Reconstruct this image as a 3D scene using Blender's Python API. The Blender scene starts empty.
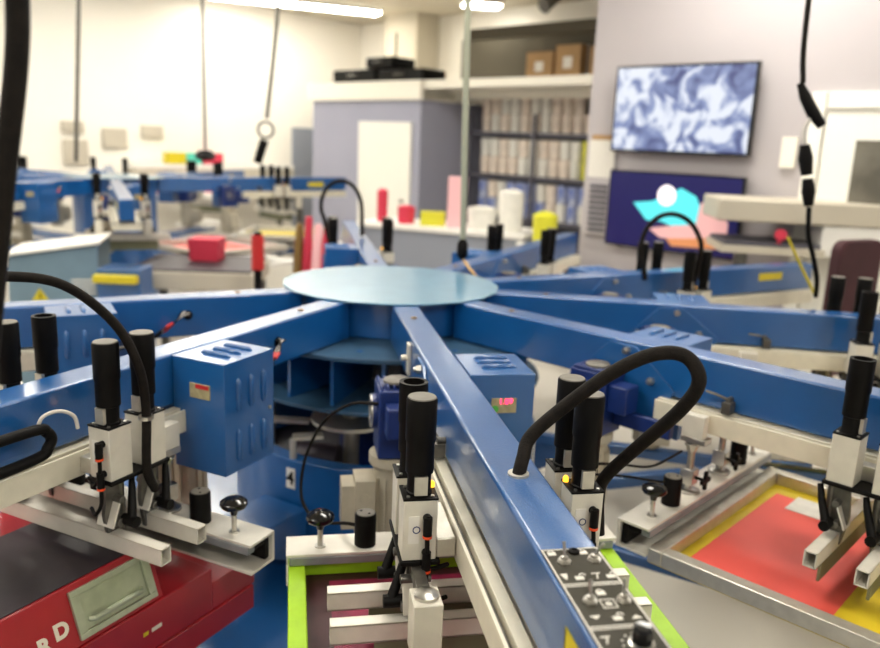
import bpy, bmesh, math, random
from mathutils import Vector, Matrix
random.seed(7)
PI = math.pi
C = bpy.context.scene.collection
R = math.radians

# ------------------------------------------------------------------ materials
def mat(name, col, rough=.5, metal=0, noise=0, nscale=30, bump=0, bscale=400, coat=0, emit=0, col2=None, alpha=1, spec=.5, trans=0):
    m = bpy.data.materials.new(name); m.use_nodes = True
    nt = m.node_tree; b = nt.nodes['Principled BSDF']
    b.inputs['Base Color'].default_value = (*col, 1)
    b.inputs['Roughness'].default_value = rough
    b.inputs['Metallic'].default_value = metal
    b.inputs['Specular IOR Level'].default_value = spec
    b.inputs['Coat Weight'].default_value = coat
    b.inputs['Coat Roughness'].default_value = .16; b.inputs['Coat IOR'].default_value = 1.7
    b.inputs['Alpha'].default_value = alpha
    b.inputs['Transmission Weight'].default_value = trans
    tc = nt.nodes.new('ShaderNodeTexCoord')
    n = nt.nodes.new('ShaderNodeTexNoise'); n.inputs['Scale'].default_value = nscale; n.inputs['Detail'].default_value = 5
    nt.links.new(tc.outputs['Object'], n.inputs['Vector'])
    r = nt.nodes.new('ShaderNodeValToRGB')
    c2 = col2 or tuple(c*(1-noise) for c in col)
    r.color_ramp.elements[0].position = .35; r.color_ramp.elements[1].position = .65
    r.color_ramp.elements[0].color = (*c2, 1); r.color_ramp.elements[1].color = (*col, 1)
    nt.links.new(n.outputs['Fac'], r.inputs['Fac'])
    nt.links.new(r.outputs['Color'], b.inputs['Base Color'])
    if bump:
        n2 = nt.nodes.new('ShaderNodeTexNoise'); n2.inputs['Scale'].default_value = bscale; n2.inputs['Detail'].default_value = 3
        nt.links.new(tc.outputs['Object'], n2.inputs['Vector'])
        bp = nt.nodes.new('ShaderNodeBump'); bp.inputs['Strength'].default_value = bump; bp.inputs['Distance'].default_value = .002
        nt.links.new(n2.outputs['Fac'], bp.inputs['Height']); nt.links.new(bp.outputs['Normal'], b.inputs['Normal'])
    if emit:
        nt.links.new(r.outputs['Color'], b.inputs['Emission Color']); b.inputs['Emission Strength'].default_value = emit
    return m
M = dict(
 blue=mat('blue_paint', (.004,.088,.30), .30, 0, .10, 12, .5, 260, .75),
 bluebox=mat('blue_box_paint', (.005,.088,.29), .36, 0, .08, 15, .3, 400, .55),
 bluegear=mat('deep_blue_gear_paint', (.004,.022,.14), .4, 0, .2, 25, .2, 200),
 hub=mat('hub_blue_lit_top', (.11,.28,.43), .30, 0, .10, 9, .25, 300, .8),  # hub blue paled to carry ceiling light reflected off its top
 plate=mat('dusty_blue_plate', (.03,.085,.16), .45, 0, .25, 10, .2, 200),
 alu=mat('aluminium', (.62,.59,.52), .38, .75, .12, 40, .1, 300),
 rail=mat('cream_rail', (.74,.69,.56), .42, .15, .08, 25, .08, 300),
 cream=mat('cream_block', (.70,.66,.57), .45, .25, .08, 25, .05, 300),
 chan=mat('channel_metal', (.76,.72,.64), .4, .3, .1, 20, .05, 300),
 beige=mat('beige_motor', (.48,.43,.33), .5, 0, .12, 20, .1, 200),
 steel=mat('steel', (.55,.53,.49), .28, .95, .15, 50, .05, 300),
 dsteel=mat('dark_steel', (.18,.17,.15), .4, .8, .3, 40, .1, 300),
 black=mat('black_plastic', (.004,.0033,.003), .5, 0, .3, 30, .15, 300, spec=.14),
 rubber=mat('braided_black_sleeve', (.011,.008,.006), .65, 0, .5, 60, .8, 350, spec=.15),
 blackg=mat('gloss_black', (.004,.004,.004), .15, 0, .1, 30),
 captop=mat('grey_cylinder_cap', (.16,.145,.12), .5, 0, .2, 40),
 red=mat('red_paint', (.34,.008,.016), .36, 0, .15, 10, .15, 300, .2),
 dark=mat('dark_speckled_cover', (.035,.024,.034), .5, 0, .45, 6, .25, 500, 0, 0, (.018,.012,.018)),
 white=mat('white_paint', (.80,.78,.74), .5, 0, .04, 10),
 letter=mat('ivory_letter', (.68,.62,.50), .5),
 paper=mat('paper_white', (.75,.72,.66), .6, 0, .05, 40),
 panel=mat('dark_olive_panel', (.040,.036,.025), .55, 0, .15, 60, spec=.2),
 yellow=mat('yellow_label', (.62,.50,.01), .5, 0, .1, 30),
 amber=mat('amber_light', (1,.45,.03), .4, emit=1.2),
 redled=mat('red_led_digits', (1,.02,.12), .4, emit=2.5),
 ledwin=mat('display_window', (.42,.36,.20), .35, 0, .3, 60),
 green=mat('green_sticker', (.08,.42,.06), .5),
 orange=mat('orange_ring', (.75,.07,.01), .4),
 redr=mat('red_ring', (.5,.02,.02), .4),
 wire=mat('wire_white', (.55,.52,.48), .5),
 brass=mat('brass', (.35,.22,.08), .35, .8),
 mesh_y=mat('yellow_screen_mesh', (.62,.46,.012), .5, 0, .25, 8),
 mesh_r=mat('red_emulsion', (.72,.085,.065), .5, 0, .12, 4),
 mesh_m=mat('magenta_emulsion', (.26,.012,.055), .5, 0, .5, 14),
 mesh_d=mat('dark_maroon_mesh', (.055,.012,.016), .5, 0, .4, 12),
 mesh_g=mat('grey_screen_mesh', (.35,.36,.36), .5, 0, .2, 20),
 lime=mat('lime_green_tape', (.36,.62,.012), .45, 0, .22, 14),
 tape=mat('frosted_tape', (.62,.60,.55), .4, 0, .15, 30),
 wood=mat('tan_squeegee', (.52,.30,.13), .5, 0, .2, 15),
 olive=mat('squeegee_blade_olive', (.17,.17,.10), .5),
 floor=mat('pale_grey_floor', (.60,.565,.50), .42, 0, .07, 1.2, .05, 60),
 ceil=mat('cream_ceiling', (.55,.50,.40), .85, 0, .06, 2),
 wl=mat('cream_white_wall', (.88,.84,.76), .85, 0, .02, 1.5),
 wr=mat('lilac_grey_wall', (.46,.425,.44), .85, 0, .03, 1.5),
 office=mat('grey_lilac_wall', (.34,.345,.43), .85, 0, .04, 2),
 fascia=mat('ivory_fascia', (.84,.80,.70), .7),
 door=mat('white_door', (.85,.83,.76), .6),
 greyd=mat('grey_blue_panel', (.25,.27,.32), .7),
 greybar=mat('grey_clamp_bar', (.26,.27,.28), .4, .3, .15, 20),
 shelf=mat('dark_shelf', (.10,.095,.12), .6, 0, .2, 5),
 card=mat('cardboard', (.42,.25,.11), .75, 0, .15, 6),
 storage=mat('storage_back', (.08,.068,.045), .9),
 cab=mat('steel_blue_cabinet', (.16,.25,.32), .5, 0, .15, 5),
 maroon=mat('maroon_cloth', (.05,.010,.015), .8, 0, .3, 6),
 pink=mat('pink_red', (.60,.03,.07), .6),
 teal=mat('teal', (.08,.55,.42), .6),
 conv=mat('beige_sheet_metal', (.52,.47,.38), .5, 0, .05, 3),
 glassd=mat('dim_glass', (.20,.185,.15), .15, 0, .5, 3),
 pole=mat('grey_green_conduit', (.33,.34,.26), .5),
 light=mat('fluorescent_diffuser', (1,.96,.86), .5, emit=17),
 pail=mat('pink_cream_pail', (.85,.74,.64), .55, 0, .2, 14),
 pailb=mat('blue_white_pail', (.55,.58,.68), .5, 0, .7, 9, 0, 400, 0, 0, (.12,.18,.5)),
 pailw=mat('white_pail', (.8,.78,.72), .5, 0, .1, 14),
 piny=mat('yellow_bottle', (.62,.60,.03), .5),
 navy=mat('navy_screen', (.006,.005,.06), .3, emit=.4),
 cyan=mat('cyan_art', (.07,.55,.62), .4, emit=.45),
 wart=mat('white_art', (.85,.8,.85), .4, emit=.5),
 part=mat('pink_art', (.60,.33,.33), .4, emit=.35),
 oart=mat('orange_art', (.50,.20,.08), .4, emit=.35),
)
# the cloudy blue and white picture on the upper television
def tvmat():
    m = bpy.data.materials.new('television_picture'); m.use_nodes = True; nt = m.node_tree; b = nt.nodes['Principled BSDF']
    tc = nt.nodes.new('ShaderNodeTexCoord')
    n = nt.nodes.new('ShaderNodeTexNoise'); n.inputs['Scale'].default_value = 5.5; n.inputs['Detail'].default_value = 4
    n.inputs['Distortion'].default_value = 1.2
    r = nt.nodes.new('ShaderNodeValToRGB'); e = r.color_ramp.elements
    e[0].position = .33; e[0].color = (.045,.06,.20,1); e[1].position = .56; e[1].color = (.85,.90,1,1)
    k = e.new(.47); k.color = (.24,.31,.55,1)
    nt.links.new(tc.outputs['Object'], n.inputs['Vector']); nt.links.new(n.outputs['Fac'], r.inputs['Fac'])
    nt.links.new(r.outputs['Color'], b.inputs['Emission Color']); b.inputs['Emission Strength'].default_value = .55
    b.inputs['Base Color'].default_value = (.02,.02,.03,1); b.inputs['Roughness'].default_value = .3
    return m
M['tv'] = tvmat()

# ------------------------------------------------------------------ mesh builder
class MB:
    def __init__(s): s.bm = bmesh.new()
    def box(s, x0, x1, y0, y1, z0, z1, T=None, taper=0):
        vs = [s.bm.verts.new(Vector(p)) for p in
              [(x0,y0,z0),(x1,y0,z0),(x1,y1,z0),(x0,y1,z0),(x0+taper,y0+taper,z1),(x1-taper,y0+taper,z1),(x1-taper,y1-taper,z1),(x0+taper,y1-taper,z1)]]
        if T:
            for v in vs: v.co = T @ v.co
        for f in [(3,2,1,0),(4,5,6,7),(0,1,5,4),(1,2,6,5),(2,3,7,6),(3,0,4,7)]: s.bm.faces.new([vs[i] for i in f])
        return s
    def prism(s, poly, h0, h1, axis='z', T=None):
        # poly in the two other axes; order kept ccw by recalculating normals
        def P(a, b, h): return {'z': (a,b,h), 'y': (a,h,b), 'x': (h,a,b)}[axis]
        lo = [s.bm.verts.new(Vector(P(a,b,h0))) for a, b in poly]; hi = [s.bm.verts.new(Vector(P(a,b,h1))) for a, b in poly]
        if T:
            for v in lo+hi: v.co = T @ v.co
        n = len(poly); s.bm.faces.new(lo[::-1]); s.bm.faces.new(hi)
        for i in range(n): s.bm.faces.new([lo[i], lo[(i+1)%n], hi[(i+1)%n], hi[i]])
        return s
    def cyl(s, p0, p1, r0, r1=None, n=20):
        return s.tube([p0, p1], [r0, r0 if r1 is None else r1], n)
    def lathe(s, c, prof, n=24, up=Vector((0,0,1))):
        pts = [Vector(c)+up*z for r, z in prof]; return s.tube(pts, [max(r,1e-5) for r, z in prof], n, up)
    def tube(s, pts, rad, n=10, fixed=None):
        pts = [Vector(p) for p in pts]; m = len(pts)
        if not hasattr(rad, '__len__'): rad = [rad]*m
        rings = []; prev = None
        for i, p in enumerate(pts):
            t = fixed or (pts[min(i+1,m-1)]-pts[max(i-1,0)]).normalized()
            if prev is None:
                a = Vector((0,0,1)) if abs(t.z) < .9 else Vector((1,0,0)); u = t.cross(a).normalized()
            else: u = (prev - t*prev.dot(t)).normalized()
            prev = u; w = t.cross(u)
            rings.append([s.bm.verts.new(p+(u*math.cos(2*PI*k/n)+w*math.sin(2*PI*k/n))*rad[i]) for k in range(n)])
        for a, b in zip(rings, rings[1:]):
            for k in range(n): s.bm.faces.new([a[k], a[(k+1)%n], b[(k+1)%n], b[k]])
        s.bm.faces.new(rings[0][::-1]); s.bm.faces.new(rings[-1])
        return s
    def ring(s, c, ro, ri, h0, h1, n=28, axis='z'):
        def P(a, b, h): return {'z': (c[0]+a,c[1]+b,c[2]+h), 'y': (c[0]+a,c[1]+h,c[2]+b), 'x': (c[0]+h,c[1]+a,c[2]+b)}[axis]
        L = []
        for r, h in ((ro,h0),(ro,h1),(ri,h1),(ri,h0)):
            L.append([s.bm.verts.new(P(r*math.cos(2*PI*k/n), r*math.sin(2*PI*k/n), h)) for k in range(n)])
        for i in range(4):
            a, b = L[i], L[(i+1)%4]
            for k in range(n): s.bm.faces.new([a[k], a[(k+1)%n], b[(k+1)%n], b[k]])
        return s
    def ball(s, c, r, sc=(1,1,1)):
        g = bmesh.ops.create_uvsphere(s.bm, u_segments=16, v_segments=10, radius=r)
        for v in g['verts']: v.co = Vector((v.co.x*sc[0], v.co.y*sc[1], v.co.z*sc[2]))+Vector(c)
        return s
    def build(s, name, m, parent=None, bevel=0, loc=None, rz=0, seg=2):
        bmesh.ops.recalc_face_normals(s.bm, faces=s.bm.faces)
        me = bpy.data.meshes.new(name); s.bm.to_mesh(me); s.bm.free()
        for p in me.polygons: p.use_smooth = True
        me.set_sharp_from_angle(angle=R(38))
        me.materials.append(M[m] if isinstance(m, str) else m)
        o = bpy.data.objects.new(name, me); C.objects.link(o)
        if parent: o.parent = parent
        if loc: o.location = loc
        o.rotation_euler.z = rz
        if bevel:
            b = o.modifiers.new('bevel', 'BEVEL'); b.width = bevel; b.segments = seg; b.limit_method = 'ANGLE'; b.angle_limit = R(40)
        return o
def smooth(pts, k=6):
    pts = [Vector(p) for p in pts]; out = []
    for i in range(len(pts)-1):
        p0, p1, p2, p3 = pts[max(i-1,0)], pts[i], pts[i+1], pts[min(i+2,len(pts)-1)]
        for j in range(k):
            t = j/k
            out.append(.5*((2*p1)+(p2-p0)*t+(2*p0-5*p1+4*p2-p3)*t*t+(3*p1-p0-3*p2+p3)*t**3))
    return out+[pts[-1]]
def tag(o, label=None, cat=None, group=None, kind=None):
    if label: o['label'] = label
    if cat: o['category'] = cat
    if group: o['group'] = group
    if kind: o['kind'] = kind
    return o
def thing(name, label, cat, loc=(0,0,0), rz=0, group=None):
    o = bpy.data.objects.new(name, None); o.empty_display_size = .1; C.objects.link(o); o.location = loc; o.rotation_euler.z = rz
    return tag(o, label, cat, group)
def copy_tree(o, parent=None):
    c = o.copy(); C.objects.link(c)
    if parent: c.parent = parent
    for ch in [x for x in KIDS(o)]: copy_tree(ch, c)
    return c
def KIDS(o): return [x for x in bpy.data.objects if x.parent is o]
def rbox(x0, x1, y0, y1, z0, z1): return MB().box(x0, x1, y0, y1, z0, z1)
def rounded(w, h, r, n=4):
    pts = []
    for cx, cy, a0 in ((w/2-r,h/2-r,0),(-w/2+r,h/2-r,90),(-w/2+r,-h/2+r,180),(w/2-r,-h/2+r,270)):
        for i in range(n+1):
            a = R(a0+90*i/n); pts.append((cx+r*math.cos(a), cy+r*math.sin(a)))
    return pts
def text_mesh(name, body, size, m, parent, mw, ext=.0006, bold=0):
    cu = bpy.data.curves.new(name, 'FONT'); cu.body = body; cu.size = size; cu.extrude = ext; cu.align_x = 'CENTER'; cu.align_y = 'CENTER'; cu.offset = bold
    t = bpy.data.objects.new(name, cu); C.objects.link(t)
    dg = bpy.context.evaluated_depsgraph_get(); me = bpy.data.meshes.new_from_object(t.evaluated_get(dg)); me.name = name
    bpy.data.objects.remove(t)
    me.materials.clear(); me.materials.append(M[m])
    o = bpy.data.objects.new(name, me); C.objects.link(o); o.parent = parent; o.matrix_local = mw
    return o

# ------------------------------------------------------------------ press geometry
HUB = Vector((-.2046, 3.1625, 0)); T0 = -151.14
def ang(k): return R(T0+36*k)

# ---- print arm prototype (local x outward, y to its left, z up, origin under the hub centre on the floor)
def make_arm():
    t = thing('print_arm', 'x', 'print arm')
    MB().box(.39, 2.55, -.047, .047, 1.01, 1.15).build('beam', 'blue', t, .007, seg=3)
    MB().ring((.625,0,1.15), .0105, .006, -.002, .0035).build('grommet', 'brass', t)
    MB().box(.40, .41, -.0475, .0475, 1.008, 1.1515).build('weld_seam', 'dsteel', t) if False else None
    # vented control box
    b = MB(); b.box(1.065, 1.268, .049, .222, .842, 1.148)
    box = b.build('control_box', 'bluebox', t, .002)
    for i in range(3):
        MB().tube([(1.115+i*.044, .092, 1.1475), (1.115+i*.044, .100, 1.150), (1.115+i*.044, .178, 1.150), (1.115+i*.044, .186, 1.1475)], [.003,.0075,.0075,.003], 10).build('vent_louvre', 'bluebox', box)
        for z in (1.055, .915):
            x = 1.112+i*.052
            MB().tube([(x,.2215,z-.045), (x,.223,z-.036), (x,.223,z+.036), (x,.2215,z+.045)], [.003,.0085,.0085,.003], 10).build('vent_louvre', 'bluebox', box)
    MB().cyl((1.085,.220,.985), (1.085,.2265,.985), .005, n=10).build('screw', 'steel', box)
    d = rbox(1.267, 1.2705, .108, .175, 1.045, 1.085).build('display_window', 'ledwin', box, .001)
    # cable hole with wires to the box
    MB().cyl((.814,.044,1.087), (.814,.0495,1.087), .017, n=18).build('cable_hole', 'black', t)
    for i in range(5):
        o = (i-2)*.008
        p = smooth([(.814+o*.5,.046,1.088+o*.6), (.822+o,.064+abs(o)*.4,1.100+o*.3), (.855+o*.4,.080+o*.8,1.080), (.905,.085+o,1.045+o*.7), (.965,.10+o*.6,1.012), (1.066,.105+o*.6,1.0)])
        MB().tube(p, .0026, 6).build('wire', 'wire' if i % 2 else 'black', t)
        MB().tube([p[14+i%2],p[17+i%2]],0.0058,8).build('red_wire_sleeve', 'redr', t)
        MB().tube([p[19],p[24]],.0052,8).build('black_wire_sleeve', 'black', t)
    # mounting plate and gear motor on the other side
    MB().prism([(.955,1.03),(1.06,1.138),(1.15,1.138),(1.29,1.03),(1.25,.93),(1.0,.93)], -.055, -.0475, 'y').build('mounting_plate', 'bluebox', t, .001)
    for x, z in ((1.125,1.122), (1.215,1.045), (.985,1.035)):
        MB().cyl((x,-.054,z), (x,-.068,z), .012, n=6).cyl((x,-.068,z), (x,-.076,z), .007, n=12).build('bolt', 'steel', t)
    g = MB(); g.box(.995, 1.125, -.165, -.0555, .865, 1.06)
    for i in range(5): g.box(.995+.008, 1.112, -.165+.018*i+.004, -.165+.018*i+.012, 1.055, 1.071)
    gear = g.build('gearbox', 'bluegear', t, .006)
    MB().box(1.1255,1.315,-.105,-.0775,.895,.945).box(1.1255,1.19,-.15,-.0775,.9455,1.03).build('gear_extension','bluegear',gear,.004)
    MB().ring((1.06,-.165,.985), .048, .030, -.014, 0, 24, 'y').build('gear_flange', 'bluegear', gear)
    MB().ring((1.06,-.178,.985), .046, .043, -.004, .002, 24, 'y').cyl((1.06,-.165,.985), (1.06,-.183,.985), .014, n=16).build('flange_rim', 'alu', gear)
    MB().lathe((1.06,-.11,1.069), [(.038,0),(.038,.006),(.034,.009)], 20).build('gear_cap', 'captop', gear)
    mo = MB(); mo.lathe((1.06,-.115,.60), [(.045,0),(.055,.01),(.055,.22),(.068,.235),(.068,.262)], 20)
    for i in range(14):
        a = 2*PI*i/14; mo.box(.050,.063,-.002,.002,.62,.80, Matrix.Translation((1.06,-.115,0))@Matrix.Rotation(a,4,'Z'))
    motor = mo.build('motor', 'beige', t)
    tb = MB().box(1.03, 1.12, -.225, -.168, .64, .80).box(1.035, 1.115, -.262, -.225, .655, .785)
    tb.cyl((1.121,-.198,.69),(1.124,-.198,.69),.014).cyl((1.121,-.198,.75),(1.124,-.198,.75),.014)
    tb.build('terminal_box', 'beige', motor, .004)
    # beam rail below
    rl = MB().box(1.25, 2.52, -.0825, .0825, .945, .985)
    for q in (-1, 1): rl.box(1.2505, 2.5195, *sorted((q*.083,q*.090)), .945, 1.004).box(1.2505, 2.5195, *sorted((q*.048,q*.0715)), .9855, 1.006)
    rail = rl.build('carriage_rail', 'rail', t, .001)
    for q in (-1, 1): MB().box(1.252, 2.518, *sorted((q*.072,q*.0825)), .9855, .988).build('slot_shade_strip', 'dsteel', rail)  # dark strip painted in for the shade inside the rail slots
    # small lever on the flank
    MB().cyl((1.46,-.046,1.05),(1.46,-.066,1.05),.008,n=10).tube([(1.46,-.062,1.05),(1.43,-.068,1.058),(1.395,-.07,1.062)],.004,8).box(1.45,1.475,-.085,-.05,1.012,1.045).build('rail_stop', 'dsteel', t)
    return t
# ---- screen holder: channel across the arm, root at r = 1.39
def make_holder():
    t = thing('screen_holder', 'x', 'screen holder')
    ch = MB()
    prof = [(-.045,.685),(.045,.685),(.045,.692),(-.037,.692),(-.037,.758),(.047,.758),(.047,.765),(-.045,.765)]
    ch.prism(prof, -.41, .41, 'y')
    ch.build('channel', 'chan', t, .0008)
    cb = MB(); cb.box(.022, .048, -.402, .402, .7365, .757); cb.build('clamp_bar', 'greybar', t, .002)
    MB().box(-.0365,-.0195,-.400,.400,.693,.757).box(-.019,.0215,-.400,.400,.7375,.757).build('air_bladder','black',t,.003)
    for s in (-1, 1):
        y = s*.33
        k = MB(); k.lathe((.01,y,.8325), [(.008,-.022),(.012,-.006),(.030,-.001),(.034,.006),(.033,.013),(.022,.021),(.0,.024)], 24)
        kn = k.build('clamp_knob', 'blackg', t)
        MB().cyl((.01,y,.765),(.01,y,.815),.0065,n=12).lathe((.01,y,.765),[(.013,0),(.013,.003)],16).build('knob_stem', 'steel', kn)
        ac = MB(); ac.lathe((.008,s*.222,.765), [(.026,0),(.026,.076),(.0245,.079),(.0245,.081)], 24)
        a = ac.build('clamp_cylinder', 'black', t)
        MB().lathe((.008,s*.222,.846),[(.022,0),(.022,.0015)],24).build('cylinder_lid', 'captop', a)
        MB().cyl((.0,s*.222-.010,.847),(.0,s*.222-.010,.8485),.003,n=8).cyl((.016,s*.222+.008,.847),(.016,s*.222+.008,.8485),.003,n=8).build('cylinder_screw','black',a)
        # hanging bracket: rod, clamp, wing nut
        b = MB(); b.cyl((.0,s*.105,.767),(.0,s*.105,.93),.010,n=12).lathe((.0,s*.105,.765),[(.034,0),(.034,.006),(.02,.010)],20)\
            .box(-.020,.020,s*.105-.018,s*.105+.018,.79,.835).lathe((.0,s*.105,.89),[(.016,0),(.016,.012),(.022,.013),(.022,.022)],6).box(-.03,.045,s*.105-.022,s*.105+.022,.918,.934)
        b.build('height_rod', 'steel', t, .0015)
        MB().box(-.030,.035,s*.094,s*.125,.934,1.0).build('rod_block', 'cream', t, .002)
        MB().cyl((.018,s*.105,.812),(.050,s*.105,.812),.005,n=8).box(.045,.055,s*.105-.007,s*.105+.007,.785,.84).box(.045,.055,s*.105-.026,s*.105+.026,.805,.819).build('wing_nut', 'black', t, .003)
    return t
# ---- squeegee carriage, root at the outer face of its outer blocks (r = Rc)
def make_carriage():
    t = thing('squeegee_carriage', 'x', 'carriage')
    for s in (-1, 1):
        for j, x0 in enumerate((-.062, -.165)):
            y0, y1 = sorted((s*.130, s*.194)); yc = s*.162; xc = x0+.031
            bl = MB().box(x0, x0+.062, y0, y1, .955, 1.076).build('valve_block', 'cream', t, .002)
            tp = MB().box(x0-.001, x0+.063, y0-.001, y1+.001, 1.076, 1.080).build('top_plate', 'black', bl)
            for dx in (-.023,.023):
                for dy in (-.023,.023): MB().cyl((xc+dx,yc+dy,1.080),(xc+dx,yc+dy,1.0825),.0035,n=8).build('screw', 'steel', bl)
            if s > 0 or j == 0:
                cy = MB().lathe((xc,yc,1.080), [(.0245,0),(.0245,.004),(.0225,.006),(.0225,.040),(.0265,.042),(.0265,.10),(.0285,.105),(.0285,.182),(.027,.186)], 28).build('air_cylinder', 'black', t)
                MB().lathe((xc,yc,1.2655), [(.0265,0),(.0255,.0025),(.001,.003)], 28).build('cylinder_cap', 'captop', cy)
            else:
                cy = MB().lathe((xc,yc,1.080), [(.0245,0),(.0225,.006),(.0225,.040),(.0265,.042),(.0265,.10),(.0285,.105),(.0285,.17)], 28).ring((xc,yc,1.250),.0285,.021,0,.014).build('air_cylinder', 'black', t)
            MB().box(xc+.019, xc+.0275, yc-.012, yc+.012, 1.084, 1.120).build('sight_window', 'alu', cy)
            # elbows with hose ends on the outward face
            e = MB()
            if j == 0:
                for z in (1.042, .972):
                    MB().cyl((.0,yc+.012,z),(.014,yc+.012,z),.008,n=12).cyl((.012,yc+.012,z+.006),(.012,yc+.012,z-.030),.0085,n=12).build('air_elbow', 'black', bl)
                    MB().cyl((.012,yc+.012,z-.030),(.012,yc+.012,z-.035),.009,n=12).build('elbow_ring', 'orange', bl)
                    MB().tube(smooth([(.012,yc+.012,z-.034),(.014,yc+.012,z-.07),(.012,yc-s*.01,z-.10),(-.02,yc-s*.06,z-.11)],5),.0045,8).build('air_hose', 'black', bl)
                lb = MB().box(.0,.0012,yc-.022,yc-.002,.99,1.045).build('block_label', 'paper', bl)
                MB().ring((.0012,yc-.007,1.018),.0075,.0055,0,.0006,16,'x').build('label_emblem','bluegear',lb)
                MB().lathe((xc-.02,y0+.004 if s>0 else y1-.004,1.080),[(.006,0),(.006,.008),(.003,.012)],10).build('amber_lamp','amber',bl)
            # bracket down to the bars
            ln = -.03 if j == 0 else -.135
            bk = MB(); bk.prism([(ln-.022,.94),(ln+.022,.94),(ln+.030,.865),(ln+.018,.79),(ln-.018,.79),(ln-.030,.865)], yc-.006, yc+.006, 'y')
            bk.cyl((ln,yc-.03,.90),(ln,yc+.03,.90),.009,n=12).cyl((ln+.005,yc-.028,.845),(ln+.005,yc+.028,.845),.011,n=6)
            bk.cyl((ln-.02,yc,.95),(ln-.02,yc,.83),.010,n=12)
            bk.build('pivot_bracket', 'dsteel', t, .001)
            fp = MB().box(ln+.014,ln+.019,yc-.026,yc+.026,.83,.90, Matrix.Translation((ln,yc,.86))@Matrix.Rotation(R(-22),4,'Y')@Matrix.Translation((-ln,-yc,-.86))).build('face_plate','chan',t,.001)
            le = MB(); le.tube([(ln-.045,yc+s*.012,.935),(ln-.035,yc+s*.022,.905),(ln-.01,yc+s*.045,.85)],[.007,.009,.011],10).cyl((ln-.01,yc+s*.02,.848),(ln-.01,yc+s*.06,.848),.013,n=14)
            le.build('clamp_lever', 'black', t)
        MB().box(-.172, .004, *sorted((s*.122, s*.198)), .945, .955).build('base_plate', 'black', t, .002)
        MB().box(-.16,-.005,*sorted((s*.091, s*.129)),.955,.995).build('rail_slider', 'alu', t, .003)
        MB().box(.075,.135,s*.165-.026,s*.165+.026,.835,.945).build('end_block', 'cream', t, .002)
        MB().lathe((.105,s*.165,.945),[(.022,0),(.022,.006),(.012,.009),(.006,.010)],20).build('adjuster', 'steel', t)
        MB().box(.0,.075,s*.165-.012,s*.165+.012,.925,.944).build('end_link', 'dsteel', t, .001)
    for nm, x, m in (('flood_bar', -.135, 'olive'), ('squeegee_bar', -.022, 'olive')):
        b = MB()
        for a, z in ((-.015,0),(.015-.003,0)): b.box(x+a, x+a+.003, -.325, .325, .782, .822)
        b.box(x-.015,x+.015,-.325,.325,.782,.785).box(x-.015,x+.015,-.325,.325,.819,.822)
        o = b.build(nm, 'chan', t)
        MB().box(x-.003,x+.004,-.24,.24,.712,.781).build('blade', m, o, .001)
    return t
def make_screen(frame, border, centre, L=.95, e1=.75):
    # root at r = 1.44, local x outward
    t = thing('printing_screen', 'x', 'screen')
    f = MB(); h0, h1 = .695, .735
    f.box(-.0, .04, -.405, .405, h0, h1).box(L-.04, L, -.405, .405, h0, h1).box(.0405, L-.0405, -.405, -.365, h0, h1).box(.0405, L-.0405, .365, .405, h0, h1)
    f.build('frame', frame, t, .003)
    MB().box(.004, L-.004, -.401, .401, .6925, .6948).build('screen_mesh', border, t)
    MB().box(.070, e1, -.31, .295, .6949, .6958).build('emulsion', centre, t)
    return t

arm0 = make_arm(); hol0 = make_holder(); car0 = make_carriage()
arm_labels = ['blue print arm running left behind the two rearmost black cylinders', 'bright-topped blue print arm with the box above the red flash unit',
 'blue print arm in the middle with the toggle switch panel', 'blue print arm running right above the red and yellow screen',
 'second blue print arm to the right, behind the red screen arm', 'blurred blue print arm pointing at the televisions, yellow label at its end',
 'short-looking blue print arm pointing to the pail shelf', 'pale narrow blue print arm pointing at the white office door']
car_labels = ['carriage hidden at left edge on the rear left arm', 'carriage with black cylinders and amber lamps above the red flash unit',
 'carriage with black cylinders straddling the arm with the switch panel', 'carriage over the red and yellow screen at the right edge',
 'carriage at the right edge, on the second arm to the right', 'blurred carriage below the lower television', 'blurred carriage in front of the pail shelf', 'blurred carriage in front of the white office door']
hol_labels = ['screen holder hidden behind the arm above the red flash unit', 'cream channel screen holder with black knob over the red flash unit', 'cream channel screen holder with black knob on the green screen',
 'cream channel screen holder with knob and wing nut at the red screen', 'screen holder below the second arm to the right', 'screen holder below the arm pointing at the televisions', 'screen holder below the arm pointing to the pail shelf', 'screen holder below the arm pointing at the office door']
RC = [2.0, 1.61, 1.82, 1.94, 1.90, 1.62, 1.62, 1.62]
arms = []
def at(k, r, s, z):
    a = ang(k); return Vector((HUB.x+math.cos(a)*r-math.sin(a)*s, HUB.y+math.sin(a)*r+math.cos(a)*s, z))
for k in range(8):
    a = arm0 if k == 0 else copy_tree(arm0); c = car0 if k == 0 else copy_tree(car0); h = hol0 if k == 0 else copy_tree(hol0)
    a.location = HUB; a.rotation_euler.z = ang(k); tag(a, arm_labels[k], 'print arm', 'radial arms of the near press')
    c.location = at(k, RC[k], 0, 0); c.rotation_euler.z = ang(k); tag(c, car_labels[k], 'carriage', 'carriages of the near press')
    h.location = at(k, 1.39, 0, 0); h.rotation_euler.z = ang(k); tag(h, hol_labels[k], 'screen holder', 'screen holders of the near press')
    arms.append((a, c, h))

arms[1][2].location = at(1, 1.362, .004, 0)
for o in KIDS(arms[1][1]):
    if o.name.split('.')[0] in ('end_block','adjuster','end_link'): bpy.data.objects.remove(o)
    elif o.name.split('.')[0] in ('flood_bar','squeegee_bar'):
        for q in KIDS(o): bpy.data.objects.remove(q)
def kid(o, n): return [x for x in KIDS(o) if x.name.split('.')[0] == n][0]
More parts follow.
